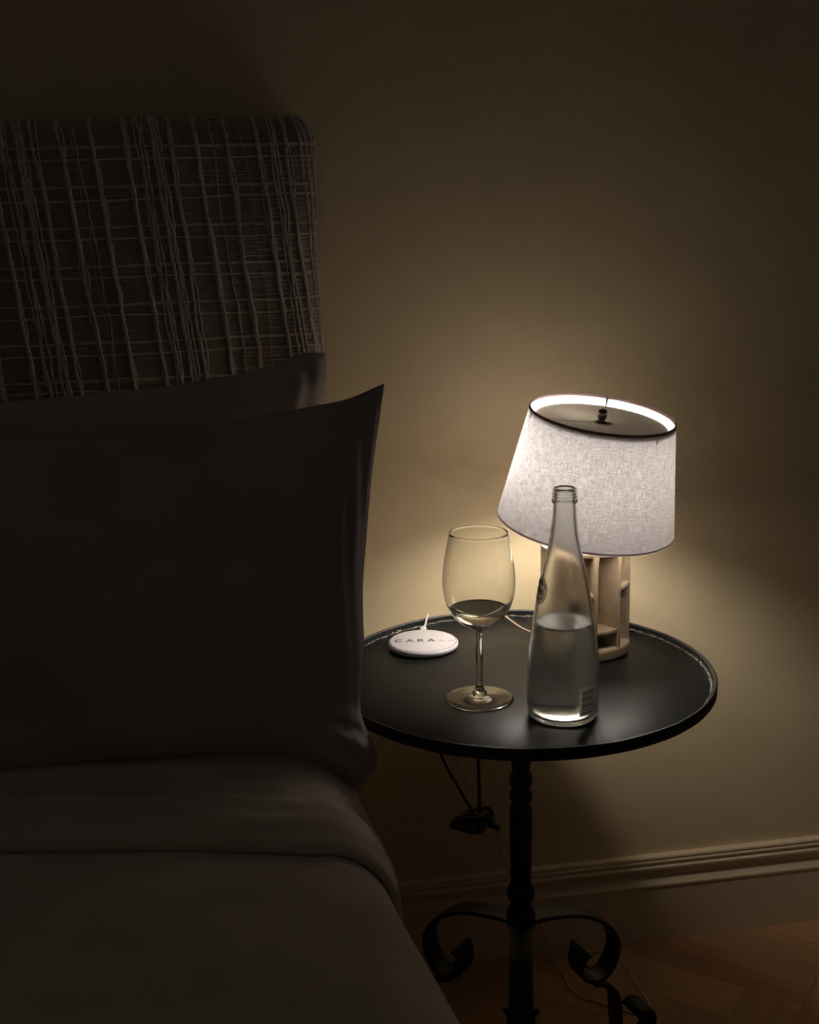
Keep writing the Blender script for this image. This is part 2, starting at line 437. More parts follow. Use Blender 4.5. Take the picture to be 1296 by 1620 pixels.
lane = [('d', .1480), ('s', .1200), ('s', .0800), ('s', .0420), ('d', .0030)]
for per in range(9):
    for kind, lx in lane:
        x = lx - per*.1655
        if kind == 's':
            yarn_v(x, .0025, .0022, .75); yarn_v(x+.0016, .0015, .003, .8); yarn_v(x-.0014, .0012, .003, .8)
            if rnd.random() < .5: yarn_v(x+.013+rnd.random()*.008, .0006, .003, .8)
        else:
            for dx, r in ((-.0135, .0016), (-.0095, .0021), (-.005, .0017), (.006, .0024), (.0095, .0014)): yarn_v(x+dx, r, .0026, .7)
for x in (.1720, .181, .192, .203): yarn_v(x, .0020, .002, .7)
for per in range(8): yarn_v(.0610-per*.1655, .0012, .003, .9)
z = 1.262
while z > .16:
    yarn_h(z+.0075, .0014); yarn_h(z-.0075, .0014); yarn_h(z+.0065, .0007)
    for k in range(5): yarn_h(z-.0125-k*.0055, .0005, .0008, x0=.02+rnd.random()*.1, x1=.232)
    z -= .0485
rnd2 = random.Random(3)                      # stray fibres at the edge
for k in range(90):
    z = .95+rnd2.random()*.34; x = HX-.004
    p = hb_point(HX+.004+rnd2.random()*.02, z, .001); d = Vector((.5+rnd2.random(), -.5+rnd2.random()*.7, rnd2.random()-.5)).normalized()
    l = .002+rnd2.random()*.004
    tube([p, p+d*l*.6, p+d*l+Vector((0, 0, (rnd2.random()-.5)*.004))], .00022, 4, bm)
p = hb_point(HX+.01, 1.163, .002); tube(catmull([p, p+Vector((.003, -.002, -.001)), p+Vector((.006, -.002, -.003)), p+Vector((.009, -.002, -.003)), p+Vector((.010, -.002, .001))], 4), .0003, 4, bm)
ym = obj('woven_yarn', bm, M_YARN, hb, label='thick pale yarns woven in uneven checks')

# ------------------------------------------------------------ duvet
def duvet_edge(y):      # x of the outer fold line
    t = (1.36-y)
    return .151 + .112*min(t, .55) + .02*max(0, t-.55) + .003*sin(y*9+1)
def duvet_surface(s, y, lift=0, zt=.564):
    """s: 0 at the right hem running up the side and left over the top"""
    xe = duvet_edge(y); rr = .075
    hang = .34; arc = rr*pi/2
    zc = zt - rr + .010*noise.noise(Vector((y*3, 2, 0)))
    if s < hang:
        t = (hang-s)/hang
        x = xe + .012*t + .010*sin(y*7+.5)*t + .006*sin(y*19)*t; z = zc-(hang-s); n = Vector((1, 0, 0))
    elif s < hang+arc:
        a = (s-hang)/rr; x = xe-rr+rr*cos(a); z = zc+rr*sin(a); n = Vector((cos(a), 0, sin(a)))
    else:
        x = xe-rr-(s-hang-arc); z = zt + .010*noise.noise(Vector((y*3, 2, 0))); n = Vector((0, 0, 1))
        u = s-hang-arc; z += .014*min(1, u/.3) + .004*noise.noise(Vector((x*5, y*5, 3)))
    return Vector((x, y, z)) + n*(lift + .0025*noise.noise(Vector((s*9, y*11, 1))))
def sheet_mesh(y0, y1, ny, s0, s1, ns, liftf, thick):
    bm = bmesh.new(); rows = []
    for side in (0, 1):
        rows.append([[bm.verts.new(duvet_surface(s0+(s1-s0)*i/ns, y0+(y1-y0)*j/ny, liftf(j/ny, i/ns) - (thick if side else 0))) for j in range(ny+1)] for i in range(ns+1)])
    for g in rows:
        for i in range(ns):
            for j in range(ny): bm.faces.new((g[i][j], g[i+1][j], g[i+1][j+1], g[i][j+1]))
    T, Bt = rows
    for i in range(ns):
        bm.faces.new((T[i][0], T[i+1][0], Bt[i+1][0], Bt[i][0])); bm.faces.new((T[i][ny], T[i+1][ny], Bt[i+1][ny], Bt[i][ny]))
    for j in range(ny):
        bm.faces.new((T[0][j], T[0][j+1], Bt[0][j+1], Bt[0][j])); bm.faces.new((T[ns][j], T[ns][j+1], Bt[ns][j+1], Bt[ns][j]))
    return bm
duv = obj('duvet', sheet_mesh(-.42, 1.60, 150, 0, 1.93, 130, lambda v, u: 0, .022), M_DUVET)
tag(duv, 'brown cotton duvet covering the bed with its top edge folded back', 'duvet')
# folded back cuff: a second layer with a soft rounded front roll
CY0, CY1 = 1.178, 1.60
def cuff_lift(v, u):
    y = CY0 + (CY1-CY0)*v
    r = min(1, (y-CY0)/.045)
    base = .007 + .022*sqrt(max(0, 1-(1-r)**2))
    base += .005*math.exp(-((y-1.237)/.018)**2)*(.6+.4*sin(u*40)) - .003*math.exp(-((y-1.275)/.014)**2)
    base *= .45+.55*min(1, max(0, (u-.12)/.16))
    base += .0016*sin(y*170+u*14)*math.exp(-((u-.25)/.12)**2)
    return base
def cuff_mesh():
    bm = sheet_mesh(0, 1, 70, 0, 1.93, 130, cuff_lift, .007)
    return bm
_old = duvet_surface
def duvet_cuff(s, v, lift):
    # front edge of the cuff bows: further towards the pillows over the side
    bow = 0.0
    u = max(0, s-.34-.118)
    y0 = CY0 - .035*min(1, max(0, (.25-u)/.25))**1.5 + .022*min(1, u/.5)
    y = y0 + (CY1-y0)*v
    return _old(s, y, lift)
bm = bmesh.new(); ns, ny = 140, 80; lay = []
for side in (0, 1):
    g = []
    for i in range(ns+1):
        s = .06+(1.92-.06)*i/ns; row = []
        for j in range(ny+1):
            v = (j/ny)**1.6; row.append(bm.verts.new(duvet_cuff(s, v, cuff_lift(v, i/ns) if not side else .0015)))
        g.append(row)
    lay.append(g)
for g in lay:
    for i in range(ns):
        for j in range(ny): bm.faces.new((g[i][j], g[i+1][j], g[i+1][j+1], g[i][j+1]))
for i in range(ns):
    for j in (0, ny): bm.faces.new((lay[0][i][j], lay[0][i+1][j], lay[1][i+1][j], lay[1][i][j]))
for j in range(ny):
    for i in (0, ns): bm.faces.new((lay[0][i][j], lay[0][i][j+1], lay[1][i][j+1], lay[1][i][j]))
cf = obj('folded_cuff', bm, M_DUVET, duv)

# ------------------------------------------------------------ pillows
def pillow(name, right, top, left, bottom, thick, m, label, seed, nrm=(0, -1, .12), wr=1.0, n=96, bulges=()):
    """closed cushion from four world-space border curves (lists of points), plumped along nrm"""
    def samp(c, t):
        P = c; L_ = [0]
        for a, b in zip(P, P[1:]): L_.append(L_[-1]+(b-a).length)
        d = t*L_[-1]
        for i in range(len(P)-1):
            if d <= L_[i+1] or i == len(P)-2:
                k = (d-L_[i])/max(1e-9, L_[i+1]-L_[i]); return P[i].lerp(P[i+1], k)
    Rc, Tc, Lc, Bc = (catmull(c, 8) for c in (right, top, left, bottom))   # right/left bottom->top, top/bottom left->right
    nv = Vector(nrm).normalized()
    def coons(u, v):
        b, t, l, r = samp(Bc, u), samp(Tc, u), samp(Lc, v), samp(Rc, v)
        return b*(1-v)+t*v+l*(1-u)+r*u - (Bc[0]*(1-u)*(1-v)+Bc[-1]*u*(1-v)+Tc[0]*(1-u)*v+Tc[-1]*u*v)
    us = [.5-.5*cos(pi*i/n) for i in range(n+1)]
    bm = bmesh.new(); fr = []; bk = []
    for u in us:
        a = []; b = []
        for v in us:
            p = coons(u, v); e = (max(0, 1-abs(2*u-1)**3.6)**.62)*(max(0, 1-abs(2*v-1)**3)**.6)
            w_ = wr*(.006*noise.noise(Vector((u*22+seed, v*3.2, seed)))*math.exp(-(1-u)/.09)*4*(1-u)/.25 if u > .6 else 0)
            w_ += wr*.004*noise.noise(Vector((u*5, v*5, seed+3)))*e
            w_ += wr*.0075*noise.noise(Vector((u*46+v*3, v*2.4+seed, 6)))*math.exp(-((u-.965)/.035)**2)
            w_ += wr*.005*sin(v*75+u*12)*math.exp(-((u-.955)/.05)**2-((v-.12)/.11)**2)
            w_ += wr*.0035*noise.noise(Vector((u*16, v*30, 2)))*math.exp(-((v-.95)/.05)**2)
            for bu, bv, su, sv, am in bulges: w_ += am*math.exp(-((u-bu)/su)**2-((v-bv)/sv)**2)
            edge = 0 if (u in (us[0], us[-1]) or v in (us[0], us[-1])) else 1
            f = p + nv*(thick*e + w_*edge); q = p - nv*(thick*e*.9 - w_*edge*.5)
            vf = bm.verts.new(f); a.append(vf); b.append(vf if not edge else bm.verts.new(q))
        fr.append(a); bk.append(b)
    for g in (fr, bk):
        for i in range(n):
            for j in range(n): bm.faces.new((g[i][j], g[i+1][j], g[i+1][j+1], g[i][j+1]))
    o = obj(name, bm, m); tag(o, label, 'pillow')
    # seam piping bead round the border
    loop = [coons(u, 0) for u in us] + [coons(1, v) for v in us[1:]] + [coons(u, 1) for u in us[::-1][1:]] + [coons(0, v) for v in us[::-1][1:-1]]
    s = obj('seam', tube(loop, .0011, 6, closed=True), m, o)
    return o
V = Vector
p1 = pillow('pillow',
    right=[V((.163, 1.325, .540)), V((.187, 1.330, .577)), V((.172, 1.350, .626)), V((.1775, 1.352, .70)), V((.1795, 1.362, .77)), V((.188, 1.378, .83)), V((.1985, 1.392, .90)), V((.2190, 1.42, .994))],
    top=[V((-.47, 1.43, .985)), V((-.36, 1.43, .955)), V((-.20, 1.43, .950)), V((0, 1.43, .9545)), V((.085, 1.43, .963)), V((.143, 1.425, .972)), V((.178, 1.42, .9785)), V((.2190, 1.42, .994))],
    left=[V((-.44, 1.345, .588)), V((-.45, 1.36, .69)), V((-.45, 1.38, .80)), V((-.455, 1.40, .89)), V((-.47, 1.43, .985))],
    bottom=[V((-.44, 1.345, .588)), V((-.25, 1.35, .590)), V((-.05, 1.35, .592)), V((.06, 1.345, .588)), V((.12, 1.335, .568)), V((.163, 1.325, .540))],
    thick=.062, m=M_PILLOW, label='dark charcoal pillow in front, standing on the duvet beside the table', seed=2)
p2 = pillow('pillow',
    right=[V((.120, 1.50, .592)), V((.142, 1.52, .70)), V((.146, 1.53, .80)), V((.150, 1.54, .90)), V((.158, 1.55, .955)), V((.1675, 1.556, .985)), V((.1675, 1.56, 1.016))],
    top=[V((-.53, 1.56, .990)), V((-.40, 1.56, .975)), V((-.2227, 1.56, .9733)), V((-.1195, 1.56, .9777)), V((-.0062, 1.56, .9857)), V((.071, 1.56, .9963)), V((.110, 1.56, 1.0063)), V((.142, 1.56, 1.0167)), V((.1675, 1.56, 1.016))],
    left=[V((-.50, 1.50, .592)), V((-.52, 1.53, .80)), V((-.53, 1.56, .990))],
    bottom=[V((-.50, 1.50, .592)), V((-.2, 1.50, .594)), V((.05, 1.50, .594)), V((.120, 1.50, .592))],
    thick=.052, m=M_PILLOW2, label='taupe pillow behind the dark one, leaning against the headboard', seed=9, bulges=((.935, .62, .035, .20, .030), (.97, .93, .03, .05, .008)))

# ------------------------------------------------------------ side table
TX, TY, TR = .3968, 1.4769, .2447
TT = .6128; TS = .6038
tab = empty('side_table', (TX, TY, 0), 'round black wrought iron pedestal side table beside the bed', 'table')
o = obj('tabletop', lathe([(0, .5995), (TR-.006, .5995), (TR-.004, .6002), (TR-.004, .6030), (TR-.006, TS), (.1, TS), (0, TS)], 160), M_TOP, tab); sharp(o)
def wob(r, z, a): return r + .0005*noise.noise(V((a*6, 0, 0))), z + .0005*noise.noise(V((a*5, z*80, 2)))
o = obj('rim', lathe([(TR-.0042, .5985), (TR-.0005, .5985), (TR, .6000), (TR, .6115), (TR-.0012, TT), (TR-.0032, TT), (TR-.0042, .6115), (TR-.0042, .5985)], 200, jig=wob), M_IRON, tab); sharp(o)
bm = bmesh.new(); n = 420; pts = []
for i in range(n):
    a = 2*pi*i/n; k = noise.noise(V((cos(a)*30, sin(a)*30, 0)))
    pts.append(V(((TR-.0062+.0012*k)*cos(a), (TR-.0062+.0012*k)*sin(a), TS+.0003+.0011*noise.noise(V((cos(a)*45, sin(a)*45, 5))))))
tube(pts, .0023, 10, bm, True, rf=lambda i, n: max(.35, 1+1.5*noise.noise(V((pts[i].x*300, pts[i].y*300, 1)))))
obj('weld_bead', bm, M_BEAD, tab, label='lumpy glossy bead inside the rim')
stem_prof = [(0, .5990), (.034, .5990), (.034, .5960), (.017, .590), (.0165, .560), (.0160, .530), (.0145, .493), (.0118, .4745), (.0118, .4720), (.0140, .4690),
             (.0152, .4640), (.0157, .4595), (.0150, .4545), (.0128, .4490), (.0118, .4465), (.0124, .4450), (.0147, .4430), (.0155, .4395), (.0152, .4350),
             (.0135, .4310), (.0118, .4290), (.0120, .4270), (.0138, .4220), (.0150, .4160), (.0153, .4080), (.0150, .3800), (.0142, .3400), (.0136, .3120),
             (.0140, .3090), (.0175, .3030), (.0192, .2970), (.0185, .2910), (.0150, .2850), (.0136, .2820), (.0138, .2780), (.0165, .2740), (.0190, .2690), (.0195, .2640), (.0190, .2480), (.0150, .2440), (.0145, .2000), (.0140, .1750), (.010, .160), (0, .155)]
o = obj('stem', lathe(stem_prof, 32), M_IRON, tab)
def strap(path, width, thick, flare, bm):
    """bent flat bar in the (r, z) plane; width(t) runs across"""
    P = catmull([(r, 0, z) for r, z in path], 7); n = len(P); rings = []
    for i, p in enumerate(P):
        t = (P[min(i+1, n-1)]-P[max(i-1, 0)]).normalized(); nn = V((-t.z, 0, t.x))
        w = width*(1+flare(i/(n-1)))/2; h = thick/2
        cor = [(-w, -h), (-w*.9, -h*1.15), (w*.9, -h*1.15), (w, -h), (w, h), (w*.9, h*1.15), (-w*.9, h*1.15), (-w, h)]
        rings.append([bm.verts.new(p + V((0, a, 0)) + nn*b) for a, b in cor])
    for A, B in zip(rings, rings[1:]):
        for k in range(8): bm.faces.new((A[k], A[(k+1) % 8], B[(k+1) % 8], B[k]))
    bm.faces.new(rings[0]); bm.faces.new(rings[-1][::-1])
up_path = [(.014, .255), (.045, .2525), (.085, .2440), (.116, .2285), (.138, .208), (.1495, .184), (.147, .160), (.134, .140), (.115, .1335), (.097, .141), (.088, .158), (.092, .176), (.098, .184)]
lo_path = [(.112, .1285), (.130, .1225), (.146, .108), (.154, .085), (.156, .055), (.160, .028), (.172, .0105), (.192, .0085), (.209, .022), (.214, .043), (.206, .060), (.192, .064), (.184, .055)]
for deg in (-105, 15, 135):
    bm = bmesh.new(); strap(up_path, .030, .0052, lambda t: .55*max(0, (t-.80)/.20), bm)
    for kx, kz in ((.093, .160),):                       # hammered ridge of the curled leaf tip
        tube([V((kx+.004, -.019, kz+.004)), V((kx-.001, 0, kz+.001)), V((kx+.004, .019, kz+.004))], .0022, 6, bm)
    leg = obj('leg', bm, M_IRON, tab); leg.rotation_euler.z = radians(deg); sharp(leg, 40)
    bm = bmesh.new(); strap(lo_path, .030, .0052, lambda t: .55*max(0, (t-.70)/.30), bm)
    ft = obj('scroll_foot', bm, M_IRON, leg); sharp(ft, 40)

# ------------------------------------------------------------ table lamp
LX, LY = .5065, 1.557
lamp = empty('table_lamp', (LX, LY, TS), 'lit table lamp with tilted linen shade and finned stoneware base', 'lamp')
bm = bmesh.new(); RB = .0600; HB = .150; RC = .024
def sector(bm, r0, r1, a0, a1, z0, z1, seg=10, taper=0):
    cols = []
    for i in range(seg+1):
        a = a0+(a1-a0)*i/seg
        cols.append([bm.verts.new((r*cos(a), r*sin(a), z)) for r, z in ((r0, z0), (r1, z0+taper), (r1+.0008, (z0+taper+z1)/2), (r1, z1), (r0, z1))])
    for A, B in zip(cols, cols[1:]):
        for k in range(5): bm.faces.new((A[k], A[(k+1) % 5], B[(k+1) % 5], B[k]))
    bm.faces.new(cols[0]); bm.faces.new(cols[-1][::-1])
lathe([(0, .0004), (RB-.004, .0004), (RB, .003), (RB+.0005, .012), (RB, .0155), (RB-.002, .0175), (RC-.002, .0175)], 64, bm=bm)
lathe([(RC, .015), (RC, HB-.004)], 40, bm=bm)
lathe([(RC-.004, HB-.0085), (RB-.003, HB-.0085), (RB-.0005, HB-.006), (RB, HB-.002), (RB-.002, HB), (.010, HB), (0, HB)], 64, bm=bm)
cam_dir = atan2(-LY, -LX)                                   # direction of the viewer
fins = [14, 50, 87, 123, 160, 196, 232, 267, 302, 338]
for k, d in enumerate(fins):
    a = cam_dir + radians(d); t = .0028
    u = V((cos(a), sin(a), 0)); w_ = V((-sin(a), cos(a), 0)); cs = []
    nz = 14
    for i in range(nz+1):
        z = .014+(HB-.020)*i/nz; flare = .0016*(math.exp(-(z-.014)/.006)+math.exp(-(HB-.006-z)/.008))
        tt = t+flare+.0003*noise.noise(V((k*3, z*90, 0))); r1 = RB-.0006+.0005*noise.noise(V((k*7, z*120, 4)))
        cs.append([bm.verts.new(u*r+w_*s+V((0, 0, z))) for r, s in ((RC-.003, -tt), (r1-.0012, -tt), (r1, -tt*.6), (r1, tt*.6), (r1-.0012, tt), (RC-.003, tt))])
    for A, B in zip(cs, cs[1:]):
        for q in range(6): bm.faces.new((A[q], A[(q+1) % 6], B[(q+1) % 6], B[q]))
    bm.faces.new(cs[0]); bm.faces.new(cs[-1][::-1])
shelf = [.041, .098, .060, .110, .050, .085, .106, .060, .070, .092]
for k in range(10):
    a0 = cam_dir+radians(fins[k]); a1 = cam_dir+radians(fins[(k+1) % 10] + (360 if k == 9 else 0))
    sector(bm, RC-.002, RB-.0022, a0, a1, shelf[k]-.006, shelf[k]+.001, taper=.0015)
obj('lamp_base', bm, M_STONE, lamp); sharp(bpy.data.objects['lamp_base'], 50)
# metal post, socket and bulb
obj('post', lathe([(0, HB), (.006, HB), (.006, HB+.022), (.0155, HB+.024), (.0165, HB+.028), (.0165, HB+.078), (.012, HB+.082), (0, HB+.082)], 24, c=(-.016, .020)), M_BRASS, lamp)
BZ = HB+.120
obj('bulb', lathe([(0, HB+.080), (.010, HB+.082), (.012, HB+.088), (.020, BZ-.012), (.0255, BZ), (.0245, BZ+.012), (.018, BZ+.021), (.008, BZ+.0255), (0, BZ+.026)], 20, c=(-.016, .020)), M_EMIT, lamp, label='glowing light bulb')
# shade: pivots at the finial, leaning to the right and towards the room
SB = V((.5056, 1.557, .7803)); ST = V((.5122, 1.540, .9499))
ax = Vector((.0145, -.0195, .1440)); ax = ax.normalized()
H_S = .1500
q = Vector((0, 0, 1)).rotation_difference(ax)
shade = bpy.data.objects.new('lamp_shade', bpy.data.meshes.new('lamp_shade')); COL.objects.link(shade)
R1, R2 = .1170, .0935
def uvlathe(prof_mi, seg=128):
    bm = bmesh.new(); uv = bm.loops.layers.uv.new('UVMap')
    for prof, mi in prof_mi:
        rings = [[bm.verts.new((r*cos(2*pi*i/seg), r*sin(2*pi*i/seg), z)) for i in range(seg)] for r, z in prof]
        for k, (A, B) in enumerate(zip(rings, rings[1:])):
            for i in range(seg):
                j = (i+1) % seg; f = bm.faces.new((A[i], A[j], B[j], B[i])); f.material_index = mi
                for l, (uu, vv) in zip(f.loops, ((i/seg, prof[k][1]/H_S), ((i+1)/seg, prof[k][1]/H_S), ((i+1)/seg, prof[k+1][1]/H_S), (i/seg, prof[k+1][1]/H_S))): l[uv].uv = (uu*4.6, vv)
    return bm
bm = uvlathe([([(R1, 0), (R1+(R2-R1)*.5, H_S*.5), (R2, H_S)], 0)])
me = shade.data; bmesh.ops.recalc_face_normals(bm, faces=bm.faces[:]); bm.to_mesh(me); bm.free()
me.materials.append(M_SHADE)
for p in me.polygons: p.use_smooth = True
shade.parent = lamp; shade.rotation_mode = 'QUATERNION'; shade.rotation_quaternion = q
shade.location = SB - V((LX, LY, TS))
def trim(name, prof, m, lbl=None):
    return obj(name, lathe(prof, 128), m, shade, label=lbl)
trim('top_trim', [(R2+.0013, H_S-.0032), (R2+.0011, H_S-.0008), (R2+.0004, H_S+.0003), (R2-.0006, H_S+.0003), (R2-.0012, H_S-.0004), (R2-.0008, H_S-.0034)], M_TRIM, 'dark brown tape round the top rim')
trim('bottom_trim', [(R1+.0003, .0030), (R1+.0007, .0006), (R1+.0002, -.0004), (R1-.0006, -.0004)], M_TRIM2, 'mauve brown tape round the bottom rim')
obj('diffuser', lathe([(0, H_S-.0120), (R2-.0075, H_S-.0120)], 96), M_DIFF, shade, label='beige cloth disc set into the top')
bm = bmesh.new()
for k, d in enumerate((-62, 68, 178)):
    a = radians(d); tube([V((.006*cos(a), .006*sin(a), H_S-.0142)), V(((R2-.001)*cos(a), (R2-.001)*sin(a), H_S-.0142)), V(((R2-.0018)*cos(a), (R2-.0018)*sin(a), H_S-.002))], .0011, 8, bm)
lathe([(.004, H_S-.0160), (.011, H_S-.0160), (.011, H_S-.0130), (.004, H_S-.0130), (.004, H_S-.0160)], 24, bm=bm)
obj('spider', bm, M_WIRE, shade)
obj('finial', lathe([(0, H_S-.0122), (.0085, H_S-.0120), (.0085, H_S-.0105), (.0048, H_S-.0098), (.0046, H_S-.0070), (.0058, H_S-.0058), (.0064, H_S-.0010), (.0060, H_S+.0020), (.0045, H_S+.0042), (.002, H_S+.0052), (0, H_S+.0054)], 24), M_BRASS, shade, label='dark bronze finial knob')
# harp from the socket to the finial
bm = bmesh.new()
qi = q.to_matrix(); top = shade.location + qi @ V((0, 0, H_S-.015))
for s in (-1, 1):
    tube(catmull([V((s*.012, 0, HB+.030)), V((s*.030, 0, HB+.050)), V((s*.040, 0, HB+.085)), V((s*.032, -.006, HB+.125)), V((top.x+s*.010, top.y, top.z-.006)), V((top.x+s*.002, top.y, top.z))], 5), .0011, 6, bm)
obj('harp', bm, M_WIRE, lamp)
# fabric flex: out of the back of the base, over the rim, down behind the table and along the floor
def LP(*p): return V(p)-V((LX, LY, TS))
bm = bmesh.new()
c1 = [LP(.470, 1.603, TS+.004), LP(.445, 1.640, TS+.004), LP(.425, 1.690, TT+.0032), LP(.413, 1.716, TT+.0035), LP(.402, 1.731, TT-.006), LP(.385, 1.742, .56), LP(.362, 1.745, .48),
      LP(.370, 1.745, .384), LP(.387, 1.745, .322), LP(.4217, 1.745, .2799), LP(.4316, 1.745, .2412), LP(.4507, 1.745, .2033), LP(.470, 1.745, .155), LP(.4815, 1.745, .1182), LP(.5014, 1.748, .0686), LP(.515, 1.752, .030), LP(.534, 1.757, .0035),
      LP(.566, 1.762, .0022), LP(.604, 1.757, .0022), LP(.628, 1.738, .0022), LP(.633, 1.700, .0022), LP(.632, 1.660, .0022), LP(.634, 1.620, .0022), LP(.628, 1.592, .0022)]
c2 = [LP(.628, 1.592, .0022), LP(.612, 1.585, .0022), LP(.590, 1.602, .0022), LP(.562, 1.6257, .0022), LP(.5315, 1.656, .0022), LP(.5275, 1.710, .0022), LP(.5205, 1.746, .0022), LP(.508, 1.757, .020), LP(.495, 1.752, .06), LP(.478, 1.750, .115), LP(.462, 1.750, .15), LP(.4507, 1.750, .1716), LP(.4345, 1.750, .2161), LP(.4206, 1.750, .2629), LP(.410, 1.750, .285)]
tube(catmull(c1+c2[1:], 8), .0015, 8, bm)
obj('cord', bm, M_CORD, lamp, label='thin braided beige flex hanging behind the table')

# ------------------------------------------------------------ water bottle
BX, BY = .4112, 1.3420
bot = empty('water_bottle', (BX, BY, TS), 'tall frosted clear glass water bottle, half full and without cap, in front of the lamp', 'bottle')
outer = [(.012, .0035), (.030, .0010), (.0345, .0004), (.0385, .0020), (.0410, .0065), (.0419, .013), (.0424, .028), (.0424, .048), (.0416, .068), (.0402, .085), (.0382, .100), (.0358, .118), (.0330, .136), (.0302, .152), (.0263, .173),
         (.0213, .1955), (.0185, .207), (.0165, .218), (.0150, .230), (.0138, .242), (.0130, .2530), (.0127, .2575)]
neck = [(.0144, .2580), (.0149, .2600), (.0146, .2618), (.0130, .2628), (.0128, .2636), (.0142, .2646), (.0142, .2654), (.0127, .2664), (.0127, .2672), (.0140, .2682), (.0140, .2690), (.0126, .2700), (.0126, .2708), (.0137, .2718), (.0137, .2726), (.0127, .2738), (.0122, .2752), (.0112, .2756), (.0104, .2748)]
inner_full = [(0, .0100), (.020, .0085), (.033, .0065), (.0372, .0100), (.0390, .020), (.0394, .035), (.0392, .050), (.0382, .070), (.0366, .087), (.0348, .100), (.0324, .118), (.0297, .136), (.0269, .152), (.0231, .173), (.0181, .1955), (.0152, .207), (.0132, .218), (.0118, .230), (.0108, .242), (.0103, .255), (.0102, .270)]
def smooth_prof(p, n=4):
    return [(max(0, v.x), v.z) for v in catmull([(a, 0, b) for a, b in p], n)]
so = smooth_prof(outer); si = smooth_prof(inner_full)
prof = [(0, .0055)] + so + neck + si[::-1]
obj('glass_body', lathe(prof, 96), M_FROST, bot)
WL = .1175
wp = [(r-.0003 if r > .001 else 0, z+.0003) for r, z in si if z < WL-.002]
def r_at(z, P):
    for (r0, z0), (r1, z1) in zip(P, P[1:]):
        if z0 <= z <= z1: return r0+(r1-r0)*(z-z0)/(z1-z0)
    return P[-1][0]
rw = r_at(WL, si)-.0003
obj('water', lathe(wp + [(rw, WL), (rw-.0012, WL-.0007), (rw-.004, WL-.0009), (0, WL-.0009)], 96), M_WATER, bot, label='still water filling the lower half')
def wrap(bm_verts, phi0, P, lift):
    for v in bm_verts:
        z = v.co.y; r = r_at(z, P)+lift+v.co.z; a = phi0 + v.co.x/max(r_at(z, P), .01)
        v.co = V((r*cos(a), r*sin(a), z))
def text_mesh(body, size, sx=1, sy=1, spacing=1, extrude=0, bold=0, shear=0):
    cu = bpy.data.curves.new('lettering', 'FONT'); cu.body = body; cu.size = size; cu.align_x = 'CENTER'; cu.align_y = 'CENTER'
    cu.space_character = spacing; cu.extrude = extrude; cu.offset = bold; cu.shear = shear; cu.resolution_u = 4
    ob = bpy.data.objects.new('lettering', cu); COL.objects.link(ob)
    dg = bpy.context.evaluated_depsgraph_get(); dg.update()
    me = bpy.data.meshes.new_from_object(ob.evaluated_get(dg)); bm = bmesh.new(); bm.from_mesh(me)
    bpy.data.objects.remove(ob); bpy.data.meshes.remove(me); bpy.data.curves.remove(cu)
    for v in bm.verts: v.co.x *= sx; v.co.y *= sy
    return bm
bcam = atan2(-BY, -BX)
PO = [(.012, .0035)] + so[1:]
# oval printed mark with red lettering, turned almost out of view on the left
phi = bcam - radians(68); zc = .1570
bm = bmesh.new(); ring = []
cen = bm.verts.new((0, zc, 0)); rr_ = []
for k in range(1, 6):
    rr_.append([bm.verts.new((.0150*k/5*cos(2*pi*i/40), zc+.0165*k/5*sin(2*pi*i/40), 0)) for i in range(40)])
for i in range(40): bm.faces.new((cen, rr_[0][i], rr_[0][(i+1) % 40]))
for A, B in zip(rr_, rr_[1:]):
    for i in range(40): bm.faces.new((A[i], A[(i+1) % 40], B[(i+1) % 40], B[i]))
wrap(bm.verts, phi, PO, .0003)
lg = obj('printed_mark', bm, M_OVAL, bot, label='grey oval print with red lettering')
bm = text_mesh('evian', .0105, .95, 1.25, .95, bold=.00012, shear=-.1)
bmesh.ops.subdivide_edges(bm, edges=bm.edges[:], cuts=1)
for v in bm.verts: v.co.y += zc+.0005
wrap(bm.verts, phi, PO, .0006); obj('lettering', bm, M_RED, lg, smooth=False)
bm = bmesh.new()
for pts in (((-.011, .0055), (-.006, .011), (-.002, .007), (.002, .0125), (.006, .008), (.0085, .010), (.0115, .0055)), ((-.008, -.0075), (0, -.0100), (.008, -.0075))):
    tube([V((x, zc+y, 0)) for x, y in pts], .0005, 5, bm)
wrap(bm.verts, phi, PO, .0006); obj('peaks', bm, M_INKG, lg)
# barcode
phi = bcam + radians(43); z0, z1 = .0150, .0465
bm = bmesh.new(); cols = []
for i in range(9):
    x = -.0118+.0215*i/8; cols.append([bm.verts.new((x, z0-.001+(z1-z0+.003)*j/6, 0)) for j in range(7)])
for A, B in zip(cols, cols[1:]):
    for j in range(6): bm.faces.new((A[j], B[j], B[j+1], A[j+1]))
wrap(bm.verts, phi, PO, .0003); bl = obj('barcode_label', bm, M_LABEL, bot, label='pale label printed with a barcode')
bm = bmesh.new(); rb = random.Random(8); z = z0+.0008
while z < z1-.001:
    h = rb.choice((.0004, .0006, .0008, .0012)); g = [[bm.verts.new((-.0092+.0176*i/8, zz, 0)) for i in range(9)] for zz in (z, z+h)]
    for i in range(8): bm.faces.new((g[0][i], g[0][i+1], g[1][i+1], g[1][i]))
    z += h + rb.choice((.0005, .0007, .0010))
wrap(bm.verts, phi, PO, .0006); obj('bars', bm, M_BAR, bl, smooth=False)

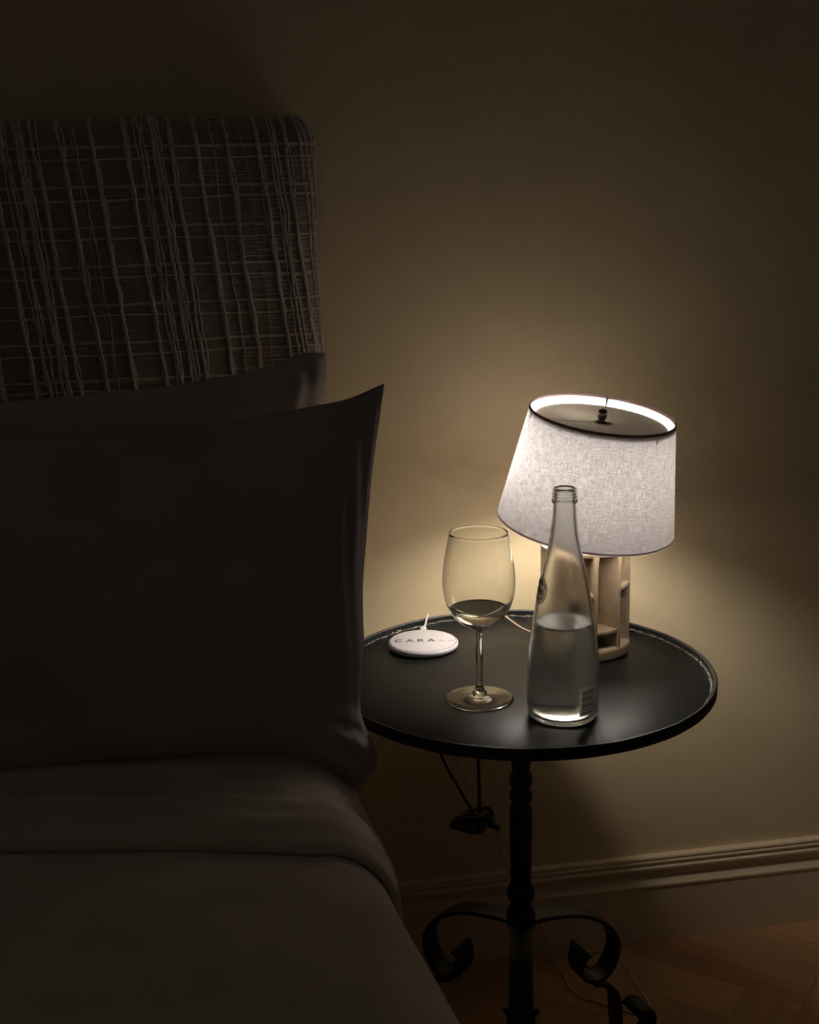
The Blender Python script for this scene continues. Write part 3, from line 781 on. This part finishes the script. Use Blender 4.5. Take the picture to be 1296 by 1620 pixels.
# ------------------------------------------------------------ wine glass
GX, GY = .3272, 1.4125
wg = empty('wine_glass', (GX, GY, TS), 'stemmed wine glass with a little white wine, beside the charging pad', 'glass')
bowl_o = smooth_prof([(0, .0868), (.0030, .0870), (.0060, .0885), (.0100, .0910), (.0180, .0962), (.0262, .1030), (.0330, .1105), (.0382, .1200), (.0415, .1300), (.0432, .1410), (.0437, .1500), (.0432, .1620), (.0420, .1720), (.0405, .1815), (.0377, .1965), (.0350, .2105)], 4)
bowl_i = [(max(0, r-.0009), z+.0012) for r, z in bowl_o[:10]] + [(r-.0009, z+.0004) for r, z in bowl_o[10:-1]]
bowl_i[0] = (0, .0888)
rim = [(.0350, .2107), (.03455, .2110), (.0341, .2105)]
obj('bowl', lathe(bowl_o+rim+bowl_i[::-1], 96), M_GLASS, wg)
WZ = .1165
bi = sorted(bowl_i, key=lambda p: p[1])
rz = r_at(WZ, bi)-.0002
obj('wine', lathe([(0, .0890)] + [(r-.0002, z+.0001) for r, z in bi[1:] if .0892 < z < WZ-.002] + [(rz, WZ), (rz-.001, WZ-.0006), (rz-.004, WZ-.0008), (0, WZ-.0008)], 96), M_WINE, wg, label='pale white wine in the bottom of the bowl')
obj('stem', lathe([(0, .0866)] + smooth_prof([(.0050, .0866), (.0050, .0835), (.0047, .078), (.0044, .065), (.0040, .045), (.0039, .030), (.0041, .022), (.0052, .0175), (.0050, .0160), (.0062, .0140), (.0060, .0125), (.0078, .0102), (.0085, .0085), (.0085, .0072)], 3) + [(0, .0072)], 40), M_GLASS, wg)
obj('foot', lathe([(0, .0070), (.0088, .0068), (.0120, .0058), (.0200, .0040), (.0300, .0028), (.0390, .0022), (.0410, .0019), (.0416, .0013), (.0410, .0006), (.0390, .0004), (.030, .0009), (.015, .0018), (0, .0022)], 96), M_GLASS, wg)

# ------------------------------------------------------------ charging pad
PX, PY = .2945, 1.6110
pad = empty('charging_pad', (PX, PY, TS), 'round white wireless charging pad lying left of the wine glass', 'charger')
obj('pad_body', lathe([(0, .0008), (.0440, .0008), (.0470, .0022), (.0482, .0050), (.0478, .0078), (.0462, .0092), (.0450, .0094), (0, .0094)], 96), M_PLASTIC, pad)
obj('top_disc', lathe([(.0452, .0094), (.0448, .0097), (0, .0097)], 96), M_PADTOP, pad)
obj('edge_line', lathe([(.0450, .00955), (.0456, .00965), (.0461, .00945), (.0450, .00955)], 96), M_LINE, pad)
rotp = -.165
bm = text_mesh('CARA', .0165, 1.0, .95, 1.5, bold=.00022); 
for v in bm.verts: v.co.x -= .0115; v.co.z = .0099
bmesh.ops.rotate(bm, verts=bm.verts, matrix=Matrix.Rotation(rotp, 3, 'Z')); obj('lettering', bm, M_INK, pad, smooth=False)
bm = text_mesh('de lis', .0085, 1.0, .8, 1.15, shear=.35)
for v in bm.verts: v.co.x += .0305; v.co.y -= .0022; v.co.z = .0099
bmesh.ops.rotate(bm, verts=bm.verts, matrix=Matrix.Rotation(rotp, 3, 'Z')); obj('lettering', bm, M_INKG, pad, smooth=False)
cdir = V((.10, .52, 0)).normalized(); e0 = cdir*.0470
bm = bmesh.new(); box(bm, -.0046, .0046, 0, .0185, .0022, .0088, .0020); box(bm, -.0028, .0028, .0170, .0230, .0034, .0076, .0014)
bmesh.ops.rotate(bm, verts=bm.verts, matrix=Matrix.Rotation(atan2(cdir.y, cdir.x)-pi/2, 3, 'Z')); bmesh.ops.translate(bm, verts=bm.verts, vec=e0-cdir*.0015)
obj('plug', bm, M_PLASTIC, pad)
def PP(*p): return V(p)-V((PX, PY, TS))
bm = tube(catmull([e0+cdir*.018+V((0, 0, .0056)), PP(.3125, 1.688, TS+.0065), PP(.3175, 1.704, TT+.0020), PP(.3205, 1.713, TT+.0018), PP(.3225, 1.7210, TT-.001), PP(.325, 1.725, .59), PP(.345, 1.735, .50), PP(.366, 1.742, .42), PP(.378, 1.745, .33)], 6), .0015, 8)
obj('cable', bm, M_PLASTIC, pad)

# ------------------------------------------------------------ black extension lead hanging below
bl = bmesh.new(); rc = random.Random(5)
YB = 1.66
c = V((.3745, YB, .3085))
tube(catmull([(.318, YB, .598), (.318, YB, .50), (.322, YB, .44), (.334, YB, .402), (.352, YB, .366), (.368, YB, .334), (.378, YB, .318)], 8), .0023, 8, bl)
tube(catmull([(.380, YB, .598), (.381, YB, .50), (.3815, YB, .42), (.383, YB, .36), (.3835, YB, .318)], 8), .0026, 8, bl)
for k in range(9):
    w = .021+.007*rc.random(); h = .006+.004*rc.random(); o_ = V(((rc.random()-.5)*.018, (rc.random()-.5)*.018, (rc.random()-.5)*.014)); tlt = (rc.random()-.5)*.35
    pts = [c+o_+V((w*cos(a), .010*sin(a*2+k), h*sin(a)+tlt*w*cos(a))) for a in [2*pi*i/28 for i in range(28)]]
    tube(pts, .0024, 7, bl, True)
tube([c+V((.018, 0, -.004)), c+V((.030, 0, -.010)), c+V((.038, 0, -.015))], .0046, 10, bl)
tube([c+V((-.002, -.014, .006)), c+V((.004, -.016, -.006)), c+V((.004, .014, -.008)), c+V((-.002, .014, .008))], .003, 8, bl, True)
tag(obj('cable_bundle', bl, M_BLACK), 'black power lead tied in a coil, hanging under the table near the wall', 'cable')
